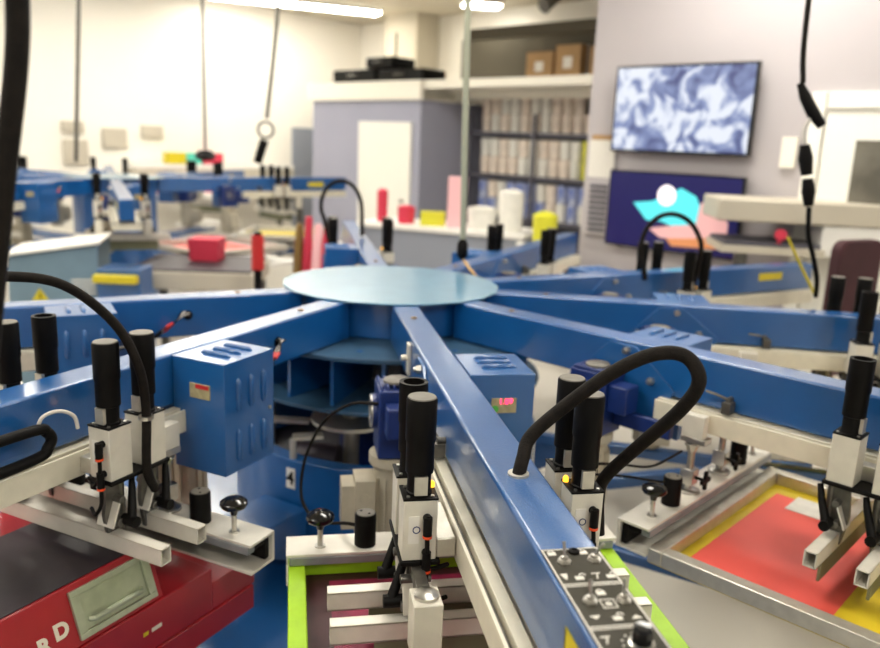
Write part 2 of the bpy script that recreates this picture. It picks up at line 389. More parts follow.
# red digits on the middle arm's box, worn sticker look on the others
bx = kid(arms[2][0], 'control_box')
text_mesh('red_digits', '1.09', .022, 'redled', bx, Matrix.Translation((1.2712,.146,1.076))@Matrix(((0,0,1,0),(1,0,0,0),(0,1,0,0),(0,0,0,1))), .0004)
MB().cyl((1.2705,.118,1.056),(1.2712,.118,1.056),.010,n=16).build('green_dot', 'green', bx)
rbox(1.2705,1.2712,.128,.172,1.072,1.083).build('red_stripe', 'redr', kid(arms[1][0], 'control_box'))

MB().box(2.12,2.30,-.0485,-.0475,1.075,1.115).build('yellow_label','yellow',arms[5][0])
# screens
scr = make_screen('lime', 'mesh_d', 'mesh_m'); scr.location = at(2,1.372,0,0); scr.rotation_euler.z = ang(2)
tag(scr, 'lime-green taped printing screen with dark magenta stencil under the middle arm', 'screen', 'printing screens of the near press')
s3 = make_screen('alu', 'mesh_y', 'mesh_r', .95, .43); s3.location = at(3,1.437,0,-.022); s3.rotation_euler.z = ang(3)
tag(s3, 'aluminium framed screen with red emulsion and yellow border', 'screen', 'printing screens of the near press')
MB().box(.13,.29,.20,.315,.696,.6975).build('tape', 'tape', s3)
for k, m in ((4,'mesh_y'),(5,'mesh_g'),(6,'mesh_r')):
    s = make_screen('alu', 'mesh_y' if k == 4 else 'mesh_g', m); s.location = at(k,1.43,0,0); s.rotation_euler.z = ang(k)
    tag(s, ['yellow screen under the second arm to the right','grey screen under the arm pointing at the televisions','red screen under the arm pointing to the pail shelf'][k-4], 'screen', 'printing screens of the near press')

# hub
hub = thing('central_hub', 'pale-topped blue faceted round hub where all near print arms meet', 'hub', HUB)
def ngon(r, n, a0=0): return [(r*math.cos(a0+2*PI*i/n), r*math.sin(a0+2*PI*i/n)) for i in range(n)]
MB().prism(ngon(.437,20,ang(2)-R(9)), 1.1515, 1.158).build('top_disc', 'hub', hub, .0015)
MB().prism(ngon(.385,10,ang(0)), 1.012, 1.151).build('hub_drum', 'blue', hub, .002)
MB().prism(ngon(.64,48), .993, 1.0085).build('upper_plate', 'plate', hub, .002)
MB().prism(ngon(.62,48), .80, .812).build('middle_plate', 'plate', hub, .002)
r_ = MB()
for i in range(20):
    r_.box(.20,.575,-.006,.006,.8125,.9925, Matrix.Rotation(ang(0)+R(9+18*i),4,'Z'))
for i in range(10): r_.cyl((.54*math.cos(ang(0)+R(18+36*i)),.54*math.sin(ang(0)+R(18+36*i)),1.0085),(.54*math.cos(ang(0)+R(18+36*i)),.54*math.sin(ang(0)+R(18+36*i)),1.010),.011,n=12)
r_.build('rib', 'bluebox', hub); hub['base_note'] = 'hub'
del hub['base_note']
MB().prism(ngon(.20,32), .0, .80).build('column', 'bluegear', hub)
low = thing('lower_indexer', 'blue ringed lower indexer under the hub with number 4 plate', 'indexer', HUB)
lr = MB().ring((0,0,0), .62, .56, .30, .60, 60); lr.build('ring', 'bluebox', low, .003)
MB().ring((0,0,0), .559, .21, .30, .42, 60).build('ring_floor', 'dark', low)
MB().lathe((-.11,-.37,.70),[(.15,0),(.15,.012),(.03,.013),(.03,.02)],40).cyl((-.11,-.37,.421),(-.11,-.37,.70),.03).build('cam_disc','alu',low)
for (x0,y0,x1,y1) in ((-.47,-.08,-.24,-.20),(-.48,-.34,-.27,-.35),(-.30,-.52,-.20,-.49)):
    d = Vector((x1-x0,y1-y0,0)); T = Matrix.Translation((x0,y0,0))@Matrix.Rotation(math.atan2(d.y,d.x),4,'Z')
    MB().box(0,d.length,-.022,.022,.672,.684,T).cyl((x0,y0,.42),(x0,y0,.672),.012).build('link_bar','alu',low)
MB().cyl((-.31,-.40,.56),(-.15,-.43,.56),.055,n=24).cyl((-.25,-.41,.42),(-.25,-.41,.51),.02).build('drive_roller','dark',low)
a4 = math.atan2(-.55,-.31); pl = MB().box(-.019,.019,-.0,.003,-.038,.038); nb = pl.build('number_plate','paper',low)
nb.location = (math.cos(a4)*.6225, math.sin(a4)*.6225, .53); nb.rotation_euler.z = a4+PI/2
nb.location.x += 0; 
text_mesh('numeral', '4', .068, 'black', nb, Matrix.Translation((0,-.0015,0))@Matrix.Rotation(PI/2,4,'X'), .0005, .0015)

# wedge shaped blue pallet arms and base
def radial(name, label, cat, deg, r0, r1, w, z0, z1, m='bluebox', grp=None):
    t = thing(name, label, cat, HUB, R(deg), grp)
    MB().box(r0, r1, -w/2, w/2, z0, z1).build('beam', m, t, .004)
    MB().prism([(r0,z0-.12),(r0,z0-.001),(r0+.22,z0-.001)], -w*.3, w*.3, 'y').build('gusset', m, t)
    MB().box(r1+.0005, r1+.012, -w/2+.004, w/2-.004, z0+.005, z1-.005).build('lit_end_facet', 'plate', t, .002)  # facet given its own blue for the light on the arm's end
    return t
radial('pallet_arm', 'wide dark blue pallet arm below the number 4 plate', 'pallet arm', -121, .63, 1.0, .20, .34, .44, 'bluebox', 'lower pallet arms')
radial('pallet_arm', 'blue pallet arm above the pale floor, below the second right arm', 'pallet arm', -15, .63, 2.0, .05, .56, .60, 'bluebox', 'lower pallet arms')
radial('pallet_arm', 'thin blue pallet arm under the red screen holder', 'pallet arm', -30, .63, 1.6, .045, .26, .30, 'bluebox', 'lower pallet arms')
def beam_between(name, label, p, q, w, h, m='bluebox', grp=None):
    p, q = Vector(p), Vector(q); d = q-p; T = Matrix.Translation(p)@Matrix.Rotation(math.atan2(d.y,d.x),4,'Z')
    o = MB().box(0,d.length,-w/2,w/2,-h,0,T).build(name, m, None, .003); return tag(o, label, 'base beam', grp)
beam_between('base_beam', 'blue base beam crossing the pale floor behind the knob', (.42,3.06,.355), (1.75,3.47,.355), .05, .05)
bc = MB().prism([(-1.75,.75),(-.06,.75),(-.06,2.50),(-.45,2.50),(-.45,4.3),(-2.0,4.3),(-2.0,2.5),(-1.75,2.5)],0,.22).build('base_cover','bluebox',None,.01); tag(bc,'large flat blue base cover on the floor below the red unit','base cover')  # rear part added to darken a bright patch of floor

# ------------------------------------------------------------------ red flash cure unit (arm 1)
fl = thing('flash_cure_unit', 'red flash unit with dark top and pale recessed handle, lower left', 'flash unit', at(1,1.30,0,0), ang(1)+R(-3))
X = -1.30
def fb(x0,x1,y0,y1,z0,z1): return MB().box(x0+X,x1+X,y0,y1,z0,z1)
fb(1.33,2.55,-.50,.235,.50,.62).build('base_tier','red',fl,.003)
fb(1.17,1.3295,-.50,.235,.50,.58).build('front_ledge','red',fl,.002)
fb(1.18,2.54,-.49,.241,.43,.4995).build('lower_tray','red',fl,.002)
hd = MB().prism([(-.18,.6205),(.230,.6205),(.186,.748),(-.132,.748)],1.485+X,2.55+X,'x').build('hood','red',fl,.003)
fb(1.487,2.545,-.128,.182,.7485,.751).build('hood_cover','dark',hd,.001)
for y in (-.11,.16): MB().lathe((1.51+X,y,.751),[(.005,0),(.004,.002)],10).build('rivet','steel',hd)
sl_ = math.atan2(.044,.1275); Tn = Matrix.Translation((0,.2303,.6205))@Matrix.Rotation(sl_,4,'X')
def nb_(x0,x1,n0,n1,v0,v1,mb): return mb.box(x0,x1,n0,n1,v0,v1,Tn)
hx0,hx1 = 1.505+X,1.715+X
pk = MB()
nb_(hx0,hx1,.0005,.009,.108,.121,pk); nb_(hx0,hx1,.0005,.009,.012,.025,pk); nb_(hx0,hx0+.02,.0005,.009,.0255,.1075,pk); nb_(hx1-.02,hx1,.0005,.009,.0255,.1075,pk); nb_(hx0+.02,hx1-.02,.0005,.002,.0255,.1075,pk)
M['grip'] = mat('handle_metal',(.50,.54,.40),.3,.55,.15,30)
hp = pk.build('handle_frame','grip',hd,.0015)
MB().tube([Tn@Vector(p) for p in ((hx0+.035,.002,.046),(hx0+.04,.011,.044),(hx1-.04,.011,.044),(hx1-.035,.002,.046))],.0065,10).build('grip','grip',hp)
def side_text(body, x, v, size, parent):
    return text_mesh('letter', body, size, 'letter', parent, Tn@Matrix.Translation((x,.0006,v))@Matrix(((-1,0,0,0),(0,0,1,0),(0,1,0,0),(0,0,0,1))), .0005, .0022)
side_text('D', 1.748+X, .052, .046, hd); side_text('R', 1.792+X, .040, .046, hd)
def slab(x0,x1,z0,z1,m): fb(x0,x1,.2353,.2362,z0,z1).build('small_label',m,fl)
slab(1.50,1.53,.550,.560,'letter'); slab(1.54,1.555,.550,.560,'yellow')
MB().tube([(1.62+X,-.30,.6205),(1.62+X,-.30,.65),(1.72+X,-.30,.65),(1.72+X,-.30,.6205)],.007,10).build('rear_handle','alu',fl)
MB().box(.3,.38,-.18,-.10,.222,.4295).build('leg','bluebox',fl) 

# ------------------------------------------------------------------ switch panel on the middle arm
A = arms[2][0]
pn = MB().box(2.151,2.52,-.043,.043,1.1502,1.1522).build('switch_panel','panel',A)
ln = MB(); z0,z1 = 1.1523,1.1528
for y in (-.041,.041): ln.box(2.153,2.515,y-.001,y+.001,z0,z1)
for x in (2.154,2.245,2.250,2.341,2.346): ln.box(x-.0009,x+.0009,-.0395,.0395,z0,z1)
ln.build('panel_line','paper',pn)
def icon(name, polys, x, y, sc=1):
    b = MB()
    for p in polys: b.prism([(x-v*sc, y+u*sc) for u, v in p], z0, z1)
    return b.build(name,'paper',pn)
def arc(cx,cy,ro,ri,a0,a1,n=8):
    return [(cx+ro*math.cos(R(a0+(a1-a0)*i/n)), cy+ro*math.sin(R(a0+(a1-a0)*i/n))) for i in range(n+1)]+[(cx+ri*math.cos(R(a1-(a1-a0)*i/n)), cy+ri*math.sin(R(a1-(a1-a0)*i/n))) for i in range(n+1)]
bodyp = [(-.006,-.006),(.006,-.006),(.006,.002),(-.006,.002)]
lock = [bodyp, arc(0,.002,.0052,.0034,0,180)]; unlock = [bodyp, arc(.006,.004,.0052,.0034,0,180)]
for x, y in ((2.163,-.030),(2.164,.017)): icon('lock_icon', lock, x, y)
for x, y in ((2.229,-.012),(2.229,.033),(2.324,.003)): icon('unlock_icon', unlock, x, y)
icon('squeegee_icon', [[(-.005,.007),(.005,.007),(.003,-.001),(-.003,-.001)],[(-.003,-.0015),(.003,-.0015),(0,-.008)]], 2.226, -.031)
hook = [[(-.006,.007),(.006,.007),(.006,.005),(-.006,.005)],[(.001,.0049),(.003,.0049),(-.001,-.007),(-.003,-.007)]]
icon('flood_icon', hook, 2.228, .014); icon('flood_icon', hook, 2.367, -.028)
icon('lock_icon', lock, 2.268, .003)
fr = [[(-.010,-.010),(.010,-.010),(.010,-.0085),(-.010,-.0085)],[(-.010,.0085),(.010,.0085),(.010,.010),(-.010,.010)],[(-.010,-.0084),(-.0085,-.0084),(-.0085,.0084),(-.010,.0084)],[(.0085,-.0084),(.010,-.0084),(.010,.0084),(.0085,.0084)]]
icon('framed_lock_icon', fr+[[(u*.7,v*.7) for u,v in p] for p in lock], 2.294, .004)
icon('down_arrow_icon', [[(-.007,.003),(.007,.003),(0,-.004)]], 2.321, -.024)
icon('up_arrow_icon', [[(-.007,-.003),(.007,-.003),(0,.004)]], 2.326, .028)
dots = MB()
for i in range(9):
    a = R(-50+i*28-90); dots.cyl((2.380+.022*math.sin(a),.010-.022*math.cos(a)*1,z0),(2.380+.022*math.sin(a),.010-.022*math.cos(a),z1),.0016,n=6)
dots.build('dial_mark','paper',pn)
for x, y, dx, dy in ((2.187,-.019,-.004,0),(2.186,.026,.004,.006),(2.286,-.018,-.003,0),(2.289,.027,-.003,0)):
    s = MB(); s.lathe((x,y,1.1522),[(.0105,0),(.0105,.0015),(.0088,.0016),(.0088,.004)],6).lathe((x,y,1.156),[(.0055,0),(.0055,.004),(.004,.005)],14)
    sw = s.build('toggle_switch','steel',pn)
    MB().tube([(x,y,1.160),(x+dx,y+dy,1.173),(x+dx*1.6,y+dy*1.6,1.180)],[.0017,.0022,.0026],8).build('toggle_lever','steel',sw)
MB().lathe((2.163,.004,1.1522),[(.0085,0),(.0085,.003),(.004,.005),(.003,.0025)],16).build('push_button','black',pn)
MB().lathe((2.380,.010,1.1522),[(.016,0),(.016,.003),(.012,.004),(.0115,.020),(.010,.023)],18).build('dial_base','steel',pn)
dk = MB(); dk.lathe((2.380,.010,1.1545),[(.013,0),(.0125,.018),(.0105,.022),(.001,.0225)],8).build('dial_knob','blackg',pn)
MB().box(2.285,2.40,-.0485,-.0475,1.045,1.118).build('warning_label','yellow',A)
wl = MB().box(2.287,2.398,-.0489,-.0486,1.046,1.049).box(2.287,2.290,-.0489,-.0486,1.0495,1.117).box(2.395,2.398,-.0489,-.0486,1.0495,1.117); wl.ring((2.335,-.0486,1.085),.018,.015,-.0003,0,20,'y'); wl.build('label_border','black',A)
MB().ring((1.885,0,1.15),.019,.011,-.001,.004,28).build('hose_collar','alu',A)
# side bracket bolt on the left flank near the hub, middle arm
MB().box(.86,.90,-.056,-.0475,1.035,1.13).cyl((.875,-.056,1.085),(.875,-.075,1.085),.009,n=10).build('flank_bracket','cream',A,.001)

# hoses
def hose(name, label, k, pts, r, group=None, cat='hose', m='rubber'):
    o = MB().tube(smooth([at(k,*p) for p in pts], 8), r, 14).build(name, m); return tag(o, label, cat, group)
hose('cable_hose','thick black braided hose looping up beside the switch panel arm',2,
 [(1.885,0,1.145),(1.868,.012,1.175),(1.846,.03,1.205),(1.853,.08,1.258),(1.897,.15,1.338),(1.930,.21,1.382),(1.950,.26,1.384),(1.968,.28,1.345),(1.934,.27,1.282),(1.836,.25,1.179),(1.775,.215,1.09),(1.76,.21,1.04),(1.765,.215,.96)], .0125, 'looping hoses')
hose('cable_hose','thin black hose arching in from the left edge into the carriage block',1,
 [(2.10,.03,1.40),(1.90,.08,1.43),(1.767,.11,1.430),(1.656,.14,1.400),(1.569,.18,1.310),(1.534,.21,1.209),(1.520,.213,1.101),(1.530,.218,.966),(1.50,.21,.90)], .0105, 'looping hoses')
MB().ring(tuple(at(1,1.522,.214,1.085)),.017,.0106,-.004,.004).build('hose_collar','steel'); tag(bpy.data.objects['hose_collar.001'] if 'hose_collar.001' in bpy.data.objects else bpy.data.objects['hose_collar'],'steel collar ring around the thin arching hose','collar')
def whose(label, pts): tag(MB().tube(smooth(pts,6), .012, 12).build('cable_hose','rubber'), label, 'hose', 'looping hoses')
whose('blurred hose loop in front of the lower television', [(.975,3.75,1.12),(.955,3.75,1.202),(.939,3.75,1.276),(.951,3.75,1.347),(.987,3.75,1.403),(1.04,3.75,1.433),(1.101,3.75,1.432),(1.159,3.75,1.401),(1.203,3.75,1.344),(1.225,3.75,1.273),(1.21,3.76,1.09)])
whose('blurred hose loop in front of the grey office wall', [(-.68,4.7,1.10),(-.71,4.7,1.241),(-.73,4.7,1.299),(-.728,4.7,1.363),(-.705,4.7,1.42),(-.665,4.7,1.46),(-.616,4.7,1.475),(-.566,4.7,1.464),(-.525,4.7,1.427),(-.5,4.7,1.372),(-.49,4.7,1.309),(-.486,4.7,1.16)])
hose('power_cable','thin dark cable curving from the gear motor down past the number plate',2,
 [(1.12,-.10,1.02),(1.10,-.18,1.02),(1.05,-.24,1.00),(1.00,-.31,.93),(1.0,-.36,.82),(1.08,-.37,.74),(1.22,-.33,.74),(1.34,-.26,.79),(1.39,-.21,.80)],.0045,'thin cables',cat='cable')
hose('power_cable','thin dark cable across the pale floor beside the red screen',3,
 [(1.25,-.42,.012),(1.45,-.50,.012),(1.7,-.40,.012),(1.9,-.1,.012),(2.2,.2,.012)],.006,'thin cables',cat='cable',m='black')
hose('air_line','pair of thin black lines from carriage to knobbed screen holder',3,
 [(1.30,-.50,.93),(1.32,-.38,.90),(1.36,-.28,.88),(1.385,-.16,.90)],.0035,'thin cables',cat='cable',m='black')
hose('air_line','lower thin black line reaching the clamp cylinder of the red screen',3,
 [(1.30,-.50,.90),(1.33,-.38,.87),(1.37,-.28,.84),(1.395,-.235,.83)],.0035,'thin cables',cat='cable',m='black')
hose('energy_chain','black looped cable chain above the cream rail at the left edge',1,
 [(2.5,.10,1.095),(2.2,.10,1.095),(1.9,.10,1.095),(1.72,.10,1.093),(1.69,.10,1.080),(1.68,.10,1.062),(1.69,.10,1.045),(1.72,.10,1.030),(1.9,.10,1.027),(2.2,.10,1.027),(2.5,.10,1.027)],.012,None,cat='cable chain',m='black')
hose('air_line','pale grey air tube looping beside the amber lamp',1,
 [(1.64,.135,1.08),(1.645,.13,1.11),(1.67,.115,1.125),(1.70,.10,1.115),(1.71,.095,1.08)],.004,'thin cables',cat='cable',m='wire')

# ------------------------------------------------------------------ room (x' = along the television wall, y' = towards it)
RZ = R(-44.3)
RT = Matrix.Rotation(RZ,4,'Z')
def W(a, b, z=0): return RT @ Vector((-a, b, z))
def room(name, mb, m, bevel=0, parent=None):
    o = mb.build(name, m, parent, bevel)
    if not parent: o.rotation_euler.z = RZ
    return tag(o, kind='structure') if not parent else o
def rb(a0, a1, b0, b1, z0, z1): return MB().box(-max(a0,a1), -min(a0,a1), b0, b1, z0, z1)
room('floor', rb(10.5,-5,-6,8.7,-.05,0), 'floor')
room('ceiling', rb(10.5,-5,-6,8.7,3.5,3.6), 'ceil')
room('wall_left', rb(10.5,10.4,-6,8.7,0,3.5), 'wl')
room('wall_back', rb(10.4,-5,8.55,8.65,0,3.5), 'wl')
room('wall_television', rb(3.74,-5,5.43,5.55,0,3.5), 'wr')
room('wall_return', rb(3.74,3.64,5.55,8.55,0,3.5), 'wr')
room('wall_office_front', rb(9.11,6.98,6.68,6.78,0,2.2), 'office')
room('wall_office_side', rb(7.08,6.98,6.78,8.55,0,2.2), 'office')
room('trim_1', rb(9.15,6.94,6.62,6.679,2.2,2.42), 'fascia')
room('trim_2', rb(9.15,3.75,6.68,8.54,2.33,2.42), 'fascia') 
room('trim_3', rb(6.935,3.75,7.2,7.26,2.24,2.329), 'fascia')
room('beam', rb(6.9,3.75,7.3,7.45,2.93,3.05), 'storage').name = 'trim_4'
room('wall_storage', rb(7.9,3.75,8.30,8.40,2.43,3.1), 'storage')
room('column', rb(9.3,8.6,8.1,8.54,2.43,3.5), 'ceil')
d1 = room('door_1', rb(8.08,7.11,6.64,6.679,0,1.94), 'door', .004)
room('door_handle', MB().cyl((-7.22,6.60,1.0),(-7.22,6.64,1.0),.025), 'steel', 0, d1)
d2 = room('door_2', rb(10.39,10.34,7.22,7.75,0,1.85), 'greyd')
fr = room('trim_5', rb(2.02,1.93,5.38,5.429,0,2.13).box(-1.92,0.2,5.38,5.429,2.03,2.13), 'door', .003)
d3 = room('door_3', rb(1.92,.2,5.40,5.429,0,2.025), 'door')
wn = room('window_pane', rb(1.72,1.0,5.392,5.3995,1.25,1.84), 'glassd', 0, d3)
room('baseboard_television', rb(3.73,2.03,5.415,5.429,0,.1), 'fascia')

def rthing(name, label, cat, a, b, z=0, group=None): return thing(name, label, cat, W(a,b,z), RZ, group)
def rsolo(name, mb, m, label, cat, a, b, z=0, group=None, bevel=0):
    o = mb.build(name, m, None, bevel); o.location = W(a,b,z); o.rotation_euler.z = RZ; return tag(o, label, cat, group)
# televisions
def tv(label, a0, a1, z0, z1, tilt, group):
    t = rthing('television', label, 'television', (a0+a1)/2, 5.34, (z0+z1)/2, group); w, h = a0-a1, z1-z0
    t.rotation_euler.x = 0
    MB().box(-w/2,w/2,-.02,.02,-h/2,h/2).build('casing','blackg',t,.004)
    MB().box(-.15,.15,.021,.085,-.12,.12).build('wall_mount','black',t)
    return t, w, h
t1, w, h = tv('upper wall television showing a cloudy blue and white picture', 3.45, 2.36, 1.71, 2.33, 0, 'wall televisions')
MB().box(-w/2+.018,w/2-.018,-.0225,-.0203,-h/2+.018,h/2-.018).build('screen','tv',t1)
t2, w, h = tv('lower wall television, navy screen with cyan and pink picture', 3.43, 2.36, 1.0, 1.575, 0, 'wall televisions')
MB().box(-w/2+.015,w/2-.015,-.0225,-.0203,-h/2+.015,h/2-.015).build('screen','navy',t2)
def art(name, pts, m, y): MB().prism([(2.895-a, z-1.2875) for a, z in pts], y-.001, y, 'y').build(name, m, t2)
art('cyan_shape', [(3.20,1.34),(3.05,1.36),(2.95,1.40),(2.82,1.47),(2.70,1.42),(2.64,1.31),(2.66,1.2),(2.80,1.17),(2.95,1.22),(3.08,1.22)], 'cyan', -.024)
art('pink_shape', [(2.66,1.38),(2.52,1.37),(2.44,1.25),(2.44,1.12),(2.95,1.10),(3.05,1.16),(2.85,1.2),(2.68,1.22)], 'part', -.026)
art('orange_shape', [(2.44,1.15),(2.44,1.07),(2.85,1.05),(2.9,1.10)], 'oart', -.028)
MB().cyl((2.895-2.93,-.026,1.41-1.2875),(2.895-2.93,-.027,1.41-1.2875),.075,n=24).build('white_disc','wart',t2)
# notice, vent, switch
nt_ = rthing('wall_notice','white paper notice with tan header left of the televisions','notice',3.58,5.41,1.65)
MB().box(-.12,.12,-.002,.002,-.15,.14).build('sheet','paper',nt_); MB().box(-.10,.10,-.004,.002,.141,.18).build('header','card',nt_)
vt = rthing('wall_vent','tall grey vent grille below the paper notice','vent',3.56,5.40,1.27)
MB().box(-.13,.13,-.02,.02,-.22,.22).build('frame','greyd' if False else 'wr',vt,.004)
g_ = MB()
for i in range(9): g_.box(-.08,.08,-.030,-.0205,-.19+i*.043,-.165+i*.043)
g_.build('louvres','shelf',vt)
rsolo('light_switch', MB().box(-.05,.05,-.012,.012,-.10,.10), 'fascia', 'ivory switch plate between television and white door frame', 'switch', 2.13, 5.412, 1.75)

# shelving with pails
sh = rthing('storage_shelf','dark steel shelving full of ink pails beside the office','shelf',5.35,7.45)
for i, z in enumerate((.30,.83,1.33,1.83)): MB().box(-1.5,1.55,-.02,.42,z,z+.045).build('board','shelf',sh)
for x in (-1.5,-.5,.5,1.5): MB().box(x-.02,x+.02,-.045,-.021,0,2.08).build('post','shelf',sh)
MB().box(-1.5,1.55,.43,.45,0,2.08).build('back_panel','shelf',sh)
def pail(m, r=.069, h=.21):
    o = MB().lathe((0,0,0),[(r*.9,0),(r,h*.86),(r*1.06,h*.87),(r*1.06,h*.95),(r*.7,h)],14).build('ink_pail',m); return o
protos = {m: None for m in ('pail','pailb','pailw','piny')}
n = 0
for row, z in enumerate((1.876, 1.376, .876)):
    for i in range(12):
        for up in range(2):
            if random.random() < .07 and up: continue
            m = ('pail','pailw','pail')[random.randrange(3)] if row < 2 else ('pailb','pailw','pailb','pail')[random.randrange(4)]
            if row == 1 and i == 1: m = 'piny'
            if row < 2 and up and z + .43 > 2.33: pass
            h = .21 if up == 0 else .17
            if protos[m] is None: protos[m] = o = pail(m)
            else: o = protos[m].copy(); C.objects.link(o)
            xx = .34-i*.152+random.uniform(-.002,.002)
            o.location = W(5.35, 7.45, 0) + RT.to_3x3()@Vector((xx,.09,z+up*.2105)); o.rotation_euler.z = RZ
            colr = {'pail':'pink-cream','pailb':'blue-printed','pailw':'white','piny':'bright yellow'}[m]
            tag(o, f"{colr} ink pail standing on the {('top','middle','bottom')[row]} board of the shelving" if not up else f"{colr} ink pail stacked on another, {('top','middle','bottom')[row]} board of the shelving", 'pail', 'ink pails on the dark shelving'); n += 1
# boxes above
for a, w_, h_, lab in ((5.95,.38,.36,'tall brown cardboard box at the left above the shelving'),(5.55,.34,.42,'brown cardboard box in the middle above the shelving'),(5.05,.40,.38,'brown cardboard box at the right above the shelving')):
    t = rthing('cardboard_box', lab, 'box', a, 7.7, 2.42, 'cardboard boxes above the shelving')
    MB().box(-w_/2,w_/2,-.15,.15,0,h_).build('carton','card',t,.004); MB().box(-w_/2-.001,w_/2+.001,-.03,.03,h_*.0+.01,h_+.002).build('packing_tape','tape',t)
    MB().box(-.06,.06,-.1515,-.1503,h_*.4,h_*.7).build('shipping_label','paper',t)
# equipment on the office roof
for a, w_, z, h_, lab in ((8.35,.85,2.42,.17,'long black equipment case on the left of the office roof'),(7.45,.80,2.42,.15,'long black equipment case on the right of the office roof'),(7.85,.5,2.595,.13,'small black case stacked on top of the office roof cases')):
    t = rthing('equipment_case', lab, 'case', a, 6.95, z, 'black cases on the office roof')
    MB().box(-w_/2,w_/2,-.2,.2,0,h_).build('shell','black',t,.02); MB().tube([(-.08,-.2,h_*.55),(-.08,-.23,h_*.55),(.08,-.23,h_*.55),(.08,-.2,h_*.55)],.01,8).build('handle','dsteel',t)
rsolo('antenna', MB().cyl((0,0,0),(0,0,.30),.012,n=8).lathe((0,0,0),[(.05,0),(.05,.01)],12), 'black', 'thin black antenna rising from the cases on the office roof', 'antenna', 7.75,6.95,2.726)
# left wall
for i, (b, z, w_, h_) in enumerate(((3.95,1.72,.27,.14),(3.97,1.42,.30,.30),(4.47,1.60,.32,.25),(4.98,1.70,.30,.16))):
    rsolo('wall_swatch', MB().box(-.02,.02,-w_/2,w_/2,-h_/2,h_/2), 'conv', ['upper leftmost beige board on the white wall','lower leftmost beige board on the white wall','middle beige board on the white wall','right beige board on the white wall'][i], 'board', 10.37, b, z, 'beige boards on the white wall', .01)
ws = rthing('wall_shelf','long white wall shelf carrying coloured packs on the left wall','shelf',10.2,5.75,0)
MB().box(-.15,.18,-1.2,1.25,1.24,1.29).build('board','white',ws); MB().box(.15,.18,-1.2,1.25,1.05,1.239).build('back_rail','conv',ws)
for i, (b, m, w_) in enumerate(((5.20,'yellow',.26),(5.45,'teal',.22),(5.74,'pink',.30))):
    rsolo('supply_pack', MB().box(-.08,.08,-w_/2,w_/2,0,.15), m, ['yellow','teal','red'][i]+' pack standing on the white wall shelf','pack',10.2,b,1.291,'packs on the wall shelf',.01)
for i in range(5):
    rsolo('ink_can', MB().lathe((0,0,0),[(.06,0),(.06,.13),(.05,.14)],14), 'pink', 'red ink can in the row on the low left bench','can',9.6,4.7+i*.22,.951,'red cans on the left bench')
bn = rthing('work_bench','long white work bench with cans along the left wall','bench',9.6,5.2)
MB().box(-.25,.35,-1.3,1.5,.90,.95).build('top','white',bn)
for x in (-.2,.3):
    for y in (-1.2,1.4): MB().box(x-.03,x+.03,y-.03,y+.03,0,.9).build('leg','dsteel',bn)

# ceiling lamps
def lamp(label, loc, rz, l=1.22, w_=.30):
    t = thing('ceiling_light', label, 'light', loc, rz, 'fluorescent ceiling lights')
    MB().box(-l/2,l/2,-w_/2,w_/2,.02,.07).build('housing','white',t,.004); MB().box(-l/2+.02,l/2-.02,-w_/2+.02,w_/2-.02,0,.019).build('diffuser','light',t)
lamp('long fluorescent ceiling light left of the office roof', (-2.1,11.35,3.43), R(22), 2.3)
lamp('fluorescent ceiling light at the top centre of the view', (.36,10.75,3.43), R(10), .5)
i = 0
for a in (-1.5, 2.2, 5.6, 8.6):
    for b in (-2.8, -.2, 2.4, 4.6):
        p = W(a,b,3.43); i += 1
        lamp('fluorescent ceiling light overhead, out of the view', p, RZ, 1.22, .5)

sp = thing('ceiling_spotlight','small dark spotlight under the ceiling above the storage','spotlight',(.95,8.0,0))
MB().cyl((0,0,3.10),(0,0,3.499),.015).build('stem','dsteel',sp); MB().tube([(.06,.03,3.12),(-.06,-.05,3.04),(-.10,-.08,3.01)],[.03,.06,.075],16).build('lamp_head','dsteel',sp)
# hanging cables
def hang(name, label, pts, r, m='rubber', cat='cable', grp=None):
    return tag(MB().tube(smooth(pts,8), r, 12).build(name, m), label, cat, grp)
hang('hanging_cable','thick dark blurred cable hanging close at the left edge',[(-.466,.9,3.43),(-.464,.9,2.5),(-.467,.9,1.95),(-.468,.9,1.85),(-.475,.9,1.78),(-.494,.9,1.68),(-.512,.9,1.58),(-.54,.9,1.42)],.0125,grp='hanging cables')
hang('air_drop_pipe','grey green vertical pipe dropping behind the hub',[(.05,3.6,3.499),(.06,3.6,2.4),(.088,3.6,1.29)],.014,'pole','pipe')
MB().lathe((.088,3.6,1.20),[(.010,0),(.026,.02),(.026,.07),(.012,.10)],14).build('pipe_coupling','black'); tag(bpy.data.objects['pipe_coupling'],'black coupling at the bottom end of the grey green pipe','coupling')
hang('air_line','tan coiled tube from the pipe down behind the hub',[(.088,3.6,1.21),(.12,3.56,1.17),(.17,3.5,1.12),(.22,3.42,1.08)],.007,'brass',grp='hanging cables')
for (x0,x1,z1,lab,r) in ((-2.85,-3.0,1.45,'leftmost thin dark cord hanging from the ceiling',.016),(-1.94,-1.95,1.58,'thin grey cord hanging in the middle of the white wall',.012),(-1.31,-1.45,1.85,'thin cord with hook hanging nearest the office',.016)):
    hang('suspended_line', lab, [(x0,6.5,3.499),(x0*.6+x1*.4,6.5,2.6),(x1,6.5,z1)], r, 'dsteel', 'cord', 'cords over the far press')
hk = MB().ring((-1.46,6.5,1.76),.07,.055,-.01,.01,20,'y').cyl((-1.47,6.5,1.68),(-1.53,6.5,1.50),.035); tag(hk.build('cord_hook','black'),'black ring and plug at the end of the cord nearest the office','hook')
tag(MB().lathe((-1.95,6.5,1.50),[(.05,0),(.09,.03),(.05,.08)],12).build('cord_plug','black'),'small black plug on the middle hanging cord','plug')
